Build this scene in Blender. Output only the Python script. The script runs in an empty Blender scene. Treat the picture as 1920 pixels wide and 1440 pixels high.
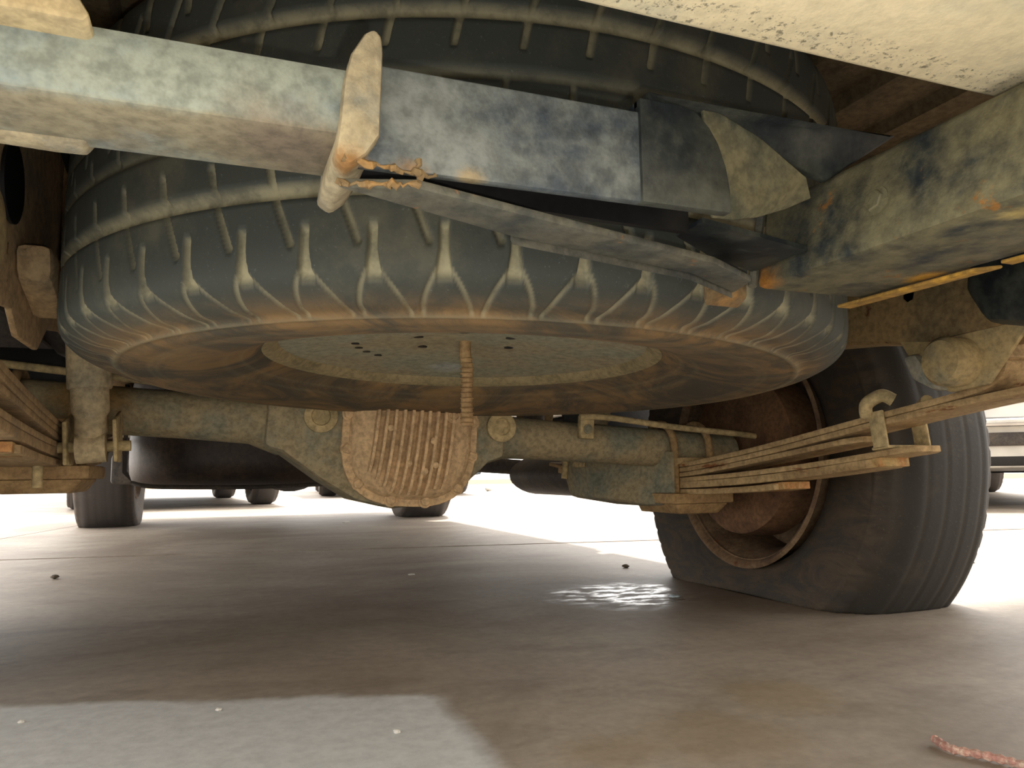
import bpy, bmesh, math, random
import numpy as np
from mathutils import Vector, Matrix, noise

random.seed(7)
PI = math.pi
SC = bpy.context.scene
COL = SC.collection

# ------------------------------------------------------------------ camera
TH, PITCH, ROLL = .367, .117, -.0128
CAM = Vector((-.2821, -1.1965, .223))
c_, s_ = math.cos(TH), math.sin(TH)
cp, sp = math.cos(PITCH), math.sin(PITCH)
X = Vector((c_, -s_, 0)); FW = Vector((s_ * cp, c_ * cp, sp)); UP = Vector((-s_ * sp, -c_ * sp, cp))
RT = X * math.cos(ROLL) + UP * math.sin(ROLL)
UU = X * -math.sin(ROLL) + UP * math.cos(ROLL)
cd = bpy.data.cameras.new('camera'); cam = bpy.data.objects.new('camera', cd); COL.objects.link(cam)
m = Matrix((RT, UU, -FW)).transposed().to_4x4(); m.translation = CAM
cam.matrix_world = m
cd.sensor_width = 36; cd.lens = 36 * 1430 / 1920; cd.clip_start = .01; cd.clip_end = 200
SC.camera = cam

# ------------------------------------------------------------------ light
w = bpy.data.worlds.new('overcast_sky'); SC.world = w; w.use_nodes = True
nt = w.node_tree; bg = nt.nodes['Background']
bg.inputs[0].default_value = (1.0, .97, .93, 1); bg.inputs[1].default_value = 3.2
sd = bpy.data.lights.new('sun', 'SUN'); sd.energy = 5.0; sd.angle = math.radians(2.0); sd.color = (1, .96, .9)
so = bpy.data.objects.new('sun', sd); COL.objects.link(so)
SUN_FROM = Vector((.28, .30, 1.0))
so.rotation_euler = SUN_FROM.to_track_quat('Z', 'Y').to_euler()
# the phone's flash, a centimetre beside and under its lens
fd = bpy.data.lights.new('phone_flash', 'POINT'); fd.energy = 1.3; fd.shadow_soft_size = .0025; fd.color = (1, .98, .93)
fo = bpy.data.objects.new('phone_flash', fd); COL.objects.link(fo); fo.location = CAM + RT * .011 - UU * .012
SC.view_settings.view_transform = 'Standard'; SC.view_settings.look = 'None'
SC.view_settings.exposure = .6; SC.view_settings.gamma = 1; SC.view_settings.use_curve_mapping = False

# ------------------------------------------------------------------ materials
def srgb(r, g, b):
    f = lambda v: (v / 255 / 12.92) if v / 255 <= .04045 else ((v / 255 + .055) / 1.055) ** 2.4
    return (f(r), f(g), f(b), 1)

class NT:
    def __init__(s, name):
        s.m = bpy.data.materials.new(name); s.m.use_nodes = True; s.t = s.m.node_tree
        s.b = s.t.nodes['Principled BSDF']; s.co = s.t.nodes.new('ShaderNodeTexCoord').outputs['Object']
    def n(s, typ, **k):
        o = s.t.nodes.new(typ)
        for a, v in k.items(): setattr(o, a, v)
        return o
    def l(s, a, b): s.t.links.new(a, b)
    def noise(s, scale, detail=5, rough=.6, stretch=None, off=0, dist=0):
        o = s.n('ShaderNodeTexNoise'); o.inputs['Scale'].default_value = scale
        o.inputs['Detail'].default_value = detail; o.inputs['Roughness'].default_value = rough
        o.inputs['Distortion'].default_value = dist
        mp = s.n('ShaderNodeMapping'); s.l(s.co, mp.inputs[0])
        mp.inputs['Location'].default_value = (off, off * 1.3, off * .7)
        if stretch: mp.inputs['Scale'].default_value = stretch
        s.l(mp.outputs[0], o.inputs['Vector']); return o.outputs['Fac']
    def ramp(s, fac, lo, hi, a=0., b=1.):
        o = s.n('ShaderNodeMapRange'); o.interpolation_type = 'SMOOTHSTEP'
        for i, v in zip((1, 2, 3, 4), (lo, hi, a, b)): o.inputs[i].default_value = v
        s.l(fac, o.inputs[0]); return o.outputs[0]
    def mix(s, fac, a, b):
        o = s.n('ShaderNodeMix', data_type='RGBA')
        for sock, v in ((0, fac), (6, a), (7, b)):
            if isinstance(v, bpy.types.NodeSocket): s.l(v, o.inputs[sock])
            else: o.inputs[sock].default_value = v
        return o.outputs[2]
    def math(s, op, a, b=0.):
        o = s.n('ShaderNodeMath', operation=op)
        for i, v in enumerate((a, b)):
            if isinstance(v, bpy.types.NodeSocket): s.l(v, o.inputs[i])
            else: o.inputs[i].default_value = v
        return o.outputs[0]
    def spot(s, c, r, soft=.5):
        """0..1 mask of a worn patch around point c (object space), ragged edge"""
        d = s.n('ShaderNodeVectorMath', operation='DISTANCE'); s.l(s.co, d.inputs[0]); d.inputs[1].default_value = c
        nn = s.math('MULTIPLY', s.noise(1.6 / r, 4, .7, off=c[0] * 9), r * 1.1)
        return s.ramp(s.math('ADD', d.outputs['Value'], nn), r * (1.5 - soft), r * (1.5 + soft), 1., 0.)
    def bump(s, h, strength=.3, dist=.002):
        o = s.n('ShaderNodeBump'); o.inputs['Strength'].default_value = strength; o.inputs['Distance'].default_value = dist
        s.l(h, o.inputs['Height']); s.l(o.outputs[0], s.b.inputs['Normal'])

def mat(name, base, dust=None, amt=.5, scale=9, rust=None, rust_amt=.0, rough=.7, metal=0., fine=120,
        bump=.25, spots=(), stretch=None, off=0, under=None, chips=None, vary=.7):
    t = NT(name); col = base
    if dust is not None:
        f = t.ramp(t.noise(scale, 6, .65, stretch, off), .62 - amt * .4 - .12, .62 - amt * .4 + .16)
        col = t.mix(f, base, dust)
        g = t.ramp(t.noise(scale * 5, 5, .7, stretch, off + 3), .45, .75, 0, .5)
        col = t.mix(g, col, dust)
    if rust is not None and rust_amt > 0:
        f3 = t.ramp(t.noise(scale * 2.2, 6, .7, stretch, off + 7), .66 - rust_amt * .3, .74 - rust_amt * .3)
        col = t.mix(f3, col, rust)
    if under or chips:
        sx = t.n('ShaderNodeSeparateXYZ'); t.l(t.co, sx.inputs[0])
    if under:
        zz = t.math('ADD', sx.outputs[2], t.math('MULTIPLY', t.noise(30, 4, .7, None, off + 5), .006))
        col = t.mix(t.math('MULTIPLY', t.ramp(zz, under[0], under[0] + .003, 1, 0), .85), col, under[1])
    if chips:
        band = t.ramp(t.math('ABSOLUTE', t.math('ADD', sx.outputs[1], -chips[0])), chips[1] * .4, chips[1], 1, 0)
        col = t.mix(t.math('MULTIPLY', band, t.ramp(t.noise(420, 4, .7, (1, .8, 1), 9), .54, .66, 0, .8)), col, chips[2])
    for c, r, cl in spots: col = t.mix(t.spot(c, r), col, cl)
    sp_ = t.noise(fine, 3, .7, None, off + 1)
    col2 = t.n('ShaderNodeMix', data_type='RGBA', blend_type='MULTIPLY'); col2.inputs[0].default_value = vary
    t.l(col, col2.inputs[6]) if isinstance(col, bpy.types.NodeSocket) else setattr(col2.inputs[6], 'default_value', col)
    v = t.ramp(sp_, .25, .7, .45, 1.15)
    cc = t.n('ShaderNodeCombineColor'); [t.l(v, cc.inputs[i]) for i in range(3)]
    t.l(cc.outputs[0], col2.inputs[7]); t.l(col2.outputs[2], t.b.inputs['Base Color'])
    t.b.inputs['Roughness'].default_value = rough; t.b.inputs['Metallic'].default_value = metal
    t.b.inputs['Specular IOR Level'].default_value = .35
    if bump: t.bump(t.noise(fine * .7, 5, .7), bump, .0015)
    return t.m

DUST = srgb(176, 160, 126); DUSTD = srgb(128, 112, 86); RUST = srgb(150, 92, 40); RUSTD = srgb(96, 62, 40)
INK = srgb(62, 70, 76); BROWN = srgb(104, 86, 62)
M = {}
M['beam_left'] = mat('dusty_beam_paint', srgb(98, 118, 132), srgb(146, 152, 140), .46, 16, rough=.8, bump=.4, under=(.3535, srgb(146, 134, 106)),
    spots=[((-.26, -.90, .335), .03, srgb(120, 108, 92))])
M['beam_right'] = mat('dark_beam_paint', srgb(48, 58, 68), srgb(116, 120, 116), .38, 18, RUST, .05, rough=.55, bump=.5,
    spots=[((-.215, -.92, .338), .008, srgb(150, 116, 72)), ((-.235, -.92, .339), .007, srgb(160, 122, 74)), ((-.19, -.915, .340), .006, srgb(140, 126, 98))])
M['gusset'] = mat('caked_gusset_dust', srgb(118, 120, 112), srgb(168, 154, 124), .55, 26, rough=.9, bump=.7,
    spots=[((-.24, -.92, .335), .009, srgb(146, 108, 64))])
M['hitch'] = mat('hitch_tube_paint', srgb(32, 42, 48), srgb(112, 106, 80), .46, 24, srgb(142, 100, 50), .16, rough=.7, bump=.7,
    spots=[((.02, -.82, .335), .016, srgb(176, 118, 48)), ((-.0, -.81, .325), .012, srgb(178, 118, 46)),
           ((.05, -.97, .340), .009, srgb(168, 150, 96)), ((.11, -.87, .333), .012, srgb(200, 150, 48))])
M['flange'] = mat('flange_paint', srgb(58, 62, 60), srgb(96, 93, 80), .45, 22, RUST, .08, rough=.7, bump=.7)
M['weld_rust'] = mat('muddy_weld_rust', srgb(158, 120, 70), srgb(120, 100, 70), .5, 60, rough=.9, bump=.9)
M['rust_yellow'] = mat('flaking_yellow_rust', srgb(196, 150, 58), srgb(150, 116, 56), .5, 60, rough=.85, bump=.8)
M['plate_dark'] = mat('gusset_dark_paint', srgb(26, 32, 36), srgb(70, 72, 64), .28, 22, rough=.5, bump=.3)
M['plate_dusty'] = mat('gusset_dusty_paint', srgb(66, 70, 58), srgb(122, 114, 86), .4, 20, rough=.8,
    spots=[((.025, -.86, .384), .008, srgb(150, 124, 88))])
M['bumper'] = mat('bumper_caked_dust', srgb(208, 204, 178), srgb(236, 220, 182), .7, 10, rough=.9, bump=.3, vary=.25, chips=(-.966, .013, srgb(96, 92, 74)),
    spots=[((.12, -1.0, .4), .05, srgb(206, 208, 186))])
M['bracket_dust'] = mat('bracket_caked_dust', srgb(160, 148, 118), srgb(190, 170, 130), .6, 14, rough=.9, bump=.4)
M['body'] = mat('white_truck_paint', srgb(196, 196, 190), srgb(160, 148, 124), .25, 5, rough=.35, bump=0)
M['under'] = mat('underbody_dust', srgb(74, 66, 52), srgb(118, 102, 76), .5, 7, rough=.9)
M['rail'] = mat('chassis_rail_dust', srgb(104, 92, 68), srgb(146, 122, 82), .6, 8, rust=RUSTD, rust_amt=.1, rough=.9)
M['rail_left'] = mat('chassis_rail_left_mud', srgb(140, 124, 98), srgb(182, 152, 112), .5, 9, rust=RUSTD, rust_amt=.12, rough=.9)  # left rail and springs, paler brown than the right rail
M['axle'] = mat('axle_grey_dust', srgb(126, 128, 112), srgb(160, 144, 112), .45, 12, rough=.85, bump=.5,
    spots=[((-.42, -.03, .02), .05, srgb(150, 120, 72))])
M['cover'] = mat('cover_tan_dust', srgb(184, 156, 120), srgb(210, 178, 136), .6, 18, rough=.9, bump=.5)
M['spring'] = mat('leaf_spring_rust', srgb(146, 118, 82), srgb(186, 158, 114), .5, 16, rust=srgb(132, 84, 48), rust_amt=.2, rough=.85, bump=.5, stretch=(1, .3, 2))
M['spring_tip'] = mat('leaf_tip_dust', srgb(186, 162, 112), srgb(168, 120, 74), .4, 40, rough=.9)
M['clip'] = mat('clip_dust', srgb(150, 136, 100), srgb(190, 168, 124), .5, 30, rough=.9, bump=.6)
M['ubolt'] = mat('u_bolt_rust', srgb(142, 112, 78), srgb(170, 140, 98), .5, 30, rough=.85)
M['shock'] = mat('shock_dust', srgb(160, 150, 126), srgb(190, 170, 134), .5, 16, rough=.8, bump=.3)
M['shackle'] = mat('shackle_dust', srgb(138, 128, 100), srgb(170, 148, 104), .5, 25, rough=.8, bump=.5)
M['grey_clay'] = mat('shackle_grey_mud', srgb(128, 132, 124), srgb(160, 154, 136), .5, 40, rough=.9, bump=.8)
M['tank'] = mat('plastic_tank', srgb(46, 40, 38), srgb(78, 64, 54), .4, 8, rough=.5, bump=.1)
M['dark'] = mat('dark_metal', srgb(58, 54, 52), srgb(84, 76, 68), .35, 10, rough=.6)
M['drum'] = mat('brake_drum_rust', srgb(92, 66, 48), srgb(124, 92, 64), .4, 14, rough=.85, bump=.5)
M['rim_rusty'] = mat('rusty_steel_rim', srgb(96, 74, 56), srgb(132, 108, 82), .35, 14, rust=srgb(120, 70, 42), rust_amt=.2, rough=.75, bump=.4)
M['rim_spare'] = mat('spare_rim_grey', srgb(158, 160, 140), srgb(170, 158, 128), .4, 10, rough=.6, bump=.2,
    spots=[((.02, .14, -.10), .03, srgb(176, 184, 176))])
M['rim_edge'] = mat('spare_rim_edge_dust', srgb(140, 126, 94), srgb(160, 144, 108), .5, 12, rough=.85)
M['glass'] = mat('car_glass', srgb(30, 34, 38), rough=.08, bump=0, fine=3)
M['white_car'] = mat('white_car_paint', srgb(214, 212, 206), rough=.3, bump=0, fine=2)
M['silver_car'] = mat('silver_car_paint', srgb(150, 152, 152), rough=.3, bump=0, fine=2)
M['blue_car'] = mat('grey_blue_car_paint', srgb(90, 100, 112), rough=.3, bump=0, fine=2)
M['chrome'] = mat('chrome', srgb(205, 205, 205), rough=.15, metal=1., bump=0, fine=2)
M['black'] = mat('black_plastic_and_shade', srgb(28, 27, 27), rough=.45, bump=.1)
M['alloy'] = mat('alloy_rim', srgb(150, 150, 150), rough=.35, metal=.8, bump=0)
M['red_lens'] = mat('red_lens', srgb(150, 20, 16), rough=.15, bump=0)
M['lamp_lens'] = mat('clear_lens', srgb(205, 205, 200), rough=.12, bump=0)
M['chip_white'] = mat('pale_chip', srgb(225, 222, 215), rough=.8, bump=.3)
M['chip_blue'] = mat('pale_blue_chip', srgb(196, 214, 226), rough=.6, bump=.3)
M['stone'] = mat('grey_stone', srgb(100, 90, 78), rough=.9, bump=.5)
M['twig'] = mat('pinkish_twig', srgb(214, 190, 172), srgb(176, 128, 116), .5, 200, rough=.8, bump=.6)
M['wall'] = mat('added_wall_render', srgb(200, 194, 182), srgb(184, 176, 162), .4, 1.2, rough=.9)
M['canopy_grey'] = mat('added_canopy_grey', srgb(120, 118, 112), rough=.8)

def rubber(name, base, dust, streaks, dustmul=1., amt=.4, washk=1.):
    t = NT(name)
    at = t.n('ShaderNodeAttribute', attribute_name='dust')
    f = t.ramp(t.noise(9, 7, .7), .62 - amt * .3, .85 - amt * .2, 0, .75)
    col = t.mix(f, base, streaks)
    # side wall carries a brown dusty wash; the attribute "wash" is 1 there
    ws = t.n('ShaderNodeAttribute', attribute_name='wash')
    swn = t.ramp(t.noise(7, 7, .75, (1, 1, 3), 4, 1.5), .38, .66, .15, 1)
    col = t.mix(t.math('MULTIPLY', t.math('MULTIPLY', ws.outputs['Fac'], washk), swn), col, srgb(140, 112, 76))
    df = t.math('MULTIPLY', at.outputs['Fac'], t.ramp(t.noise(34, 4, .75), .28, .62, .35, 1.))
    col = t.mix(t.math('MULTIPLY', df, dustmul), col, dust)
    sn = t.ramp(t.noise(320, 4, .85), .60, .72, 0, .5)
    col = t.mix(sn, col, srgb(120, 126, 120))
    t.l(col, t.b.inputs['Base Color']); t.b.inputs['Roughness'].default_value = .72
    t.b.inputs['Specular IOR Level'].default_value = .3
    t.bump(t.noise(160, 4, .7), .3, .001)
    return t.m
M['tyre_spare'] = rubber('spare_tyre_rubber', srgb(62, 65, 60), srgb(166, 158, 128), srgb(100, 97, 80))
M['tyre'] = rubber('worn_tyre_rubber', srgb(52, 50, 47), srgb(96, 88, 76), srgb(76, 70, 62), .35, .3, .22)
M['tyre_far'] = rubber('far_tyre_rubber', srgb(66, 62, 60), srgb(96, 88, 80), srgb(84, 78, 72), .3, .3, .3)

# ------------------------------------------------------------------ mesh helpers
class MB:
    """collects simple solids; build() links them as one mesh object"""
    def __init__(s): s.v = []; s.f = []
    def add(s, vs, fs):
        b = len(s.v); s.v += [tuple(v) for v in vs]; s.f += [tuple(b + i for i in f) for f in fs]; return s
    def box(s, c, size, R=None):
        h = [x / 2 for x in size]; vs = []
        for i in (-1, 1):
            for j in (-1, 1):
                for k in (-1, 1):
                    p = Vector((i * h[0], j * h[1], k * h[2]))
                    vs.append((R @ p if R else p) + Vector(c))
        return s.add(vs, [(0, 1, 3, 2), (4, 6, 7, 5), (0, 4, 5, 1), (2, 3, 7, 6), (0, 2, 6, 4), (1, 5, 7, 3)])
    def prism(s, pts, off):
        """pts: 3D polygon, off: extrusion vector"""
        n = len(pts); off = Vector(off); a = [Vector(p) for p in pts]
        fs = [tuple(range(n))[::-1], tuple(range(n, 2 * n))] + [(i, (i + 1) % n, n + (i + 1) % n, n + i) for i in range(n)]
        return s.add(a + [p + off for p in a], fs)
    def tube(s, path, r, seg=16, cap=True):
        P = [Vector(p) for p in path]; rs = r if isinstance(r, (list, tuple)) else [r] * len(P)
        vs = []; prev = None
        for i, p in enumerate(P):
            d = (P[min(i + 1, len(P) - 1)] - P[max(i - 1, 0)]).normalized()
            if prev is None:
                a = d.orthogonal().normalized()
            else: a = (prev - d * prev.dot(d)).normalized()
            prev = a; b = d.cross(a)
            vs += [p + (a * math.cos(t) + b * math.sin(t)) * rs[i] for t in [2 * PI * k / seg for k in range(seg)]]
        fs = [(i * seg + k, i * seg + (k + 1) % seg, (i + 1) * seg + (k + 1) % seg, (i + 1) * seg + k)
              for i in range(len(P) - 1) for k in range(seg)]
        if cap: fs += [tuple(range(seg))[::-1], tuple(range((len(P) - 1) * seg, len(P) * seg))]
        return s.add(vs, fs)
    def lathe(s, prof, c, axis, seg=32, closed=False):
        """prof: (r, t) pairs, t measured along axis from c"""
        ax = Vector(axis).normalized(); a = ax.orthogonal().normalized(); b = ax.cross(a); c = Vector(c)
        vs = [c + ax * t + (a * math.cos(q) + b * math.sin(q)) * r for r, t in prof for q in [2 * PI * k / seg for k in range(seg)]]
        n = len(prof); rng = range(n) if closed else range(n - 1)
        fs = [(i * seg + k, i * seg + (k + 1) % seg, ((i + 1) % n) * seg + (k + 1) % seg, ((i + 1) % n) * seg + k) for i in rng for k in range(seg)]
        if not closed:
            if prof[0][0] > 1e-5: fs.append(tuple(range(seg))[::-1])
            if prof[-1][0] > 1e-5: fs.append(tuple(range((n - 1) * seg, n * seg)))
        return s.add(vs, fs)
    def build(s, name, mt, parent=None, bevel=0, smooth=True, jitter=0, seg=2):
        me = bpy.data.meshes.new(name); me.from_pydata(s.v, [], s.f)
        bm = bmesh.new(); bm.from_mesh(me)
        bmesh.ops.remove_doubles(bm, verts=bm.verts, dist=1e-6)
        bmesh.ops.recalc_face_normals(bm, faces=bm.faces)
        if bevel:
            es = [e for e in bm.edges if len(e.link_faces) == 2 and e.calc_face_angle(0) > .6]
            bmesh.ops.bevel(bm, geom=es, offset=bevel, segments=seg, affect='EDGES', profile=.5, clamp_overlap=True)
        bm.to_mesh(me); bm.free()
        if smooth:
            me.shade_smooth()
            me.set_sharp_from_angle(angle=math.radians(38))
        me.materials.append(M[mt] if isinstance(mt, str) else mt)
        o = bpy.data.objects.new(name, me); COL.objects.link(o)
        if parent: o.parent = parent
        return o

def empty(name, label, cat, loc=(0, 0, 0), rz=0, group=None):
    o = bpy.data.objects.new(name, None); COL.objects.link(o); o.location = loc; o.rotation_euler = (0, 0, rz)
    o.empty_display_size = .05
    o['label'] = label; o['category'] = cat
    if group: o['group'] = group
    return o
def tag(o, label, cat=None, group=None):
    o['label'] = label
    if cat: o['category'] = cat
    if group: o['group'] = group
    return o
def smooth_path(pts, n=8):
    P = [Vector(p) for p in pts]; out = []
    for i in range(len(P) - 1):
        a = P[max(i - 1, 0)]; b = P[i]; c = P[i + 1]; d = P[min(i + 2, len(P) - 1)]
        for k in range(n):
            t = k / n
            out.append(.5 * ((2 * b) + (c - a) * t + (2 * a - 5 * b + 4 * c - d) * t * t + (3 * b - 3 * c + d - a) * t ** 3))
    return out + [P[-1]]

def bolt(parent, c, axis, r=.009, h=.007, mt='axle', washer=True, name='bolt'):
    ax = Vector(axis).normalized(); mb = MB(); c = Vector(c)
    if washer: mb.lathe([(r * 1.35, 0), (r * 1.35, .0018), (r * .9, .0022)], c, ax, 18)
    mb.lathe([(r, .0), (r, h * .85), (r * .86, h)], c, ax, 6)
    return mb.build(name, mt, parent, smooth=False)

# ------------------------------------------------------------------ tyres
def sst(x, a, b):
    t = np.clip((x - a) / (b - a), 0, 1); return t * t * (3 - 2 * t)

def tyre_profile(R, half, rs, rb, M_, sq=False):
    P = [(rb, -half * .78), (rb + .012, -half * .84), (rb + (rs - rb) * .45, -half * .97), (rs - .02, -half * 1.015), (rs - .004, -half * 1.0),
         (rs, -half * 1.012), (rs + .006, -half * .985), (rs + (R - rs) * .45, -half * (.965 if sq else .91)), (R - .008 if sq else R - .020, -half * (.89 if sq else .80)), (R - .0015 if sq else R - .007, -half * (.78 if sq else .64)), (R - .0005 if sq else R - .003, -half * .5), (R, -half * .2), (R, 0)]
    P = P + [(r, -z) for r, z in P[-2::-1]]
    q = np.array([tuple(v)[:2] for v in smooth_path([(r, z, 0) for r, z in P], 14)])
    L = np.r_[0, np.cumsum(np.hypot(*np.diff(q, axis=0).T))]
    t = np.linspace(0, L[-1], M_)
    return np.c_[np.interp(t, L, q[:, 0]), np.interp(t, L, q[:, 1])]

def pat_spare(th, z):
    """depth (m) and dust of the tread for angle th and offset z; vectorised"""
    n = 56; p = 2 * PI / n; R = .392
    sgn = np.where(z < 0, -1., 1.); a = np.abs(z)
    th = th + np.where(z > 0, .3 * p, 0)
    def line(cen, hw, soft=.0016):
        d = (th - cen + p / 2) % p - p / 2
        return 1 - sst(np.abs(d) * R, hw, hw + soft)
    def band(a0, a1, soft=.0015): return sst(a, a0 - soft, a0) * (1 - sst(a, a1, a1 + soft))
    dep = np.zeros_like(th); du = np.zeros_like(th)
    def put(mk, d, k):
        nonlocal dep, du
        dep = np.maximum(dep, mk * d); du = np.maximum(du, mk * k)
    put(band(.0555, .0625), .007, .95)
    put(band(.014, .018, .002), .003, .28)
    wid = .0020 + np.clip((a - .098) / .016, 0, 1) * .0022
    put(line(0, wid) * band(.083, .114, .003), .006, 1.)
    sp = np.clip(a - .106, 0, None) * .75 / R
    put(line(sp + .0015, .0009) * band(.106, .1325), .0016, .5)
    put(line(-sp - .0015, .0009) * band(.106, .1325), .0016, .5)
    sl = (a - .06) * 1.2
    put(line(p / 2 + sl * .33 / .392, .0014) * band(.062, .094), .0045, .62)
    put(line(p / 2 - (.06 - a) * .5, .0016) * band(.036, .056), .0045, .78)
    put(line(p * .1 + a * .4, .0012) * band(.0, .012), .003, .35)
    return dep, du

def pat_worn(th, z):
    dep = np.zeros_like(th); du = np.zeros_like(th)
    for c in (-.055, -.02, .02, .055):
        mk = 1 - sst(np.abs(z - c), .0025, .005); dep = np.maximum(dep, mk * .0011); du = np.maximum(du, mk * .2)
    n = 64; p = 2 * PI / n; d = (th + p / 2) % p - p / 2
    mk = (1 - sst(np.abs(d) * .38, .002, .004)) * sst(np.abs(z), .092, .10) * (1 - sst(np.abs(z), .118, .122))
    dep = np.maximum(dep, mk * .002); du = np.maximum(du, mk * .3)
    return dep, du

def tyre(parent, name, R, half, rs, rb, N, M_, mt, pat, flat=None, axis='z'):
    pr = tyre_profile(R, half, rs, rb, M_, axis == 'z')
    th = np.linspace(0, 2 * PI, N, endpoint=False)
    T, r = np.meshgrid(th, pr[:, 0], indexing='ij'); _, z = np.meshgrid(th, pr[:, 1], indexing='ij')
    dep, du = pat(T, z)
    tread = sst(r, rs + .001, rs + .004)
    dep = dep * tread; du = du * tread
    tan = np.gradient(pr, axis=0); nr = np.c_[tan[:, 1], -tan[:, 0]]; nr /= np.linalg.norm(nr, axis=1)[:, None]
    r2 = r - dep * nr[None, :, 0]; z2 = z - dep * nr[None, :, 1]
    # thin bright rib where side wall meets tread
    rib = np.exp(-((r - rs) / .0022) ** 2); du = np.maximum(du, rib * .5)
    # concentric ribs on the side wall
    for k, rr in enumerate((rs - .03, rs - .034, rb + .02, rb + .035)): du = np.maximum(du, np.exp(-((r - rr) / .0015) ** 2) * .28)
    wash = (1 - sst(r, rs - .002, R - .006)) * 1.0
    wash = np.maximum(wash, .36 * (1 - sst(r, rs, R - .003)))
    co = np.stack([r2 * np.cos(T), r2 * np.sin(T), z2], -1)
    if axis == 'x': co = co[..., [2, 0, 1]] * np.array([1, 1, 1.])
    co = co.reshape(-1, 3)
    if flat is not None: co = flat(co)
    i, j = np.meshgrid(np.arange(N), np.arange(M_ - 1), indexing='ij'); i2 = (i + 1) % N
    fc = np.stack([i * M_ + j, i2 * M_ + j, i2 * M_ + j + 1, i * M_ + j + 1], -1).reshape(-1, 4)
    if axis == 'x': pass
    me = bpy.data.meshes.new(name); me.vertices.add(len(co)); me.vertices.foreach_set('co', co.ravel())
    me.loops.add(fc.size); me.loops.foreach_set('vertex_index', fc.ravel())
    me.polygons.add(len(fc)); me.polygons.foreach_set('loop_start', np.arange(0, fc.size, 4)); 
    me.update(calc_edges=True); me.validate()
    for nm, arr in (('dust', du), ('wash', wash)):
        a = me.attributes.new(nm, 'FLOAT', 'POINT'); a.data.foreach_set('value', arr.ravel().astype(np.float32))
    me.shade_smooth(); me.materials.append(M[mt])
    o = bpy.data.objects.new(name, me); COL.objects.link(o); o.parent = parent
    return o

# ================================================================== SETTING
def floor_mat():
    t = NT('worn_concrete')
    n1 = t.noise(1.3, 7, .65, (1, 1, 1), 0, .8); n2 = t.noise(5, 6, .7, (1, 2.2, 1), 2, .4); n3 = t.noise(60, 4, .7)
    col = t.mix(t.ramp(n1, .35, .68), srgb(140, 126, 112), srgb(172, 160, 145))
    col = t.mix(t.ramp(n2, .45, .72, 0, .55), col, srgb(122, 108, 94))
    # dried spill and pale grey patch near the bumper, oil stain under the hitch
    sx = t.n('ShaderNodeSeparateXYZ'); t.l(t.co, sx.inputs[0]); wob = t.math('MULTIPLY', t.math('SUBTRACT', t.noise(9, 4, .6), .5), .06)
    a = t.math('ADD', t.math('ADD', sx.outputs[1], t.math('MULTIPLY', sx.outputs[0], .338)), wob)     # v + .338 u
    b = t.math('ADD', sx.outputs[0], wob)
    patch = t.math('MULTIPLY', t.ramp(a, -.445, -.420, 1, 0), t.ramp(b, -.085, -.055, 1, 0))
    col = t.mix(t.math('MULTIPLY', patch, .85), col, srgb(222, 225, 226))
    for c, r, cl, k in (((.12, -.62, 0), .07, srgb(140, 118, 82), .45), ((.25, -.55, 0), .06, srgb(150, 128, 88), .45), ((.02, -.62, 0), .04, srgb(140, 118, 82), .4),
                        ((.36, -.75, 0), .14, srgb(118, 104, 88), .5)):
        col = t.mix(t.math('MULTIPLY', t.spot(c, r, .45), k), col, cl)
    v = t.ramp(n3, .2, .75, .82, 1.06)
    cc = t.n('ShaderNodeCombineColor'); [t.l(v, cc.inputs[i]) for i in range(3)]
    mx = t.n('ShaderNodeMix', data_type='RGBA', blend_type='MULTIPLY'); mx.inputs[0].default_value = 1
    t.l(col, mx.inputs[6]); t.l(cc.outputs[0], mx.inputs[7]); t.l(mx.outputs[2], t.b.inputs['Base Color'])
    wet = t.spot((.43, .07, 0), .14, .5)
    rg = t.n('ShaderNodeMapRange'); rg.inputs[3].default_value = .62; rg.inputs[4].default_value = .2
    t.l(t.math('MULTIPLY', wet, t.ramp(t.noise(22, 5, .7, (1, 2, 1)), .42, .6)), rg.inputs[0]); t.l(rg.outputs[0], t.b.inputs['Roughness'])
    t.b.inputs['Specular IOR Level'].default_value = .5
    t.bump(t.math('ADD', t.noise(7, 6, .65), t.math('MULTIPLY', n3, .3)), .12, .01)
    return t.m
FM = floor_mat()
flo = MB().box((0, 0, -.06), (60, 60, .1)).build('floor', 'under', None, smooth=False); flo['kind'] = 'structure'
# concrete slabs with recessed joints; rows run a little skew to the truck
SK = math.radians(-10.3)
Rz = Matrix.Rotation(SK, 3, 'Z')
J0 = Vector((-.85, 1.364, 0))            # a point on the joint seen in front of the rear axle
SW, SL = 4.5, 3.6
for i in range(-4, 5):
    for j in range(-5, 5):
        c = J0 + Rz @ Vector(((i + .42) * SW, (j + .5) * SL, 0))
        if abs(c.x) > 16 or abs(c.y) > 16: continue
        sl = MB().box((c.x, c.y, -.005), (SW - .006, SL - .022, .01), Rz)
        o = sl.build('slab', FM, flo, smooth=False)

# unseen canopy on four posts and a wall behind, added only to shape daylight
o = MB().box((0, -1.0, 3.66), (13, 3.6, .12)).build('added_shade_canopy', 'canopy_grey', None, smooth=False); o['kind'] = 'structure'
o = MB().box((0, -6.5, 1.8), (16, .2, 3.6)).build('added_bounce_wall', 'wall', None, smooth=False); o['kind'] = 'structure'  # out of view, added to return sky light from behind
for k, (x, y) in enumerate(((-6, -2.6), (6, -2.6), (-6, .7), (6, .7))):
    o = MB().box((x, y, 1.8), (.14, .14, 3.6)).build('added_post_%d' % (k + 1), 'canopy_grey', None, smooth=False); o['kind'] = 'structure'

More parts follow.
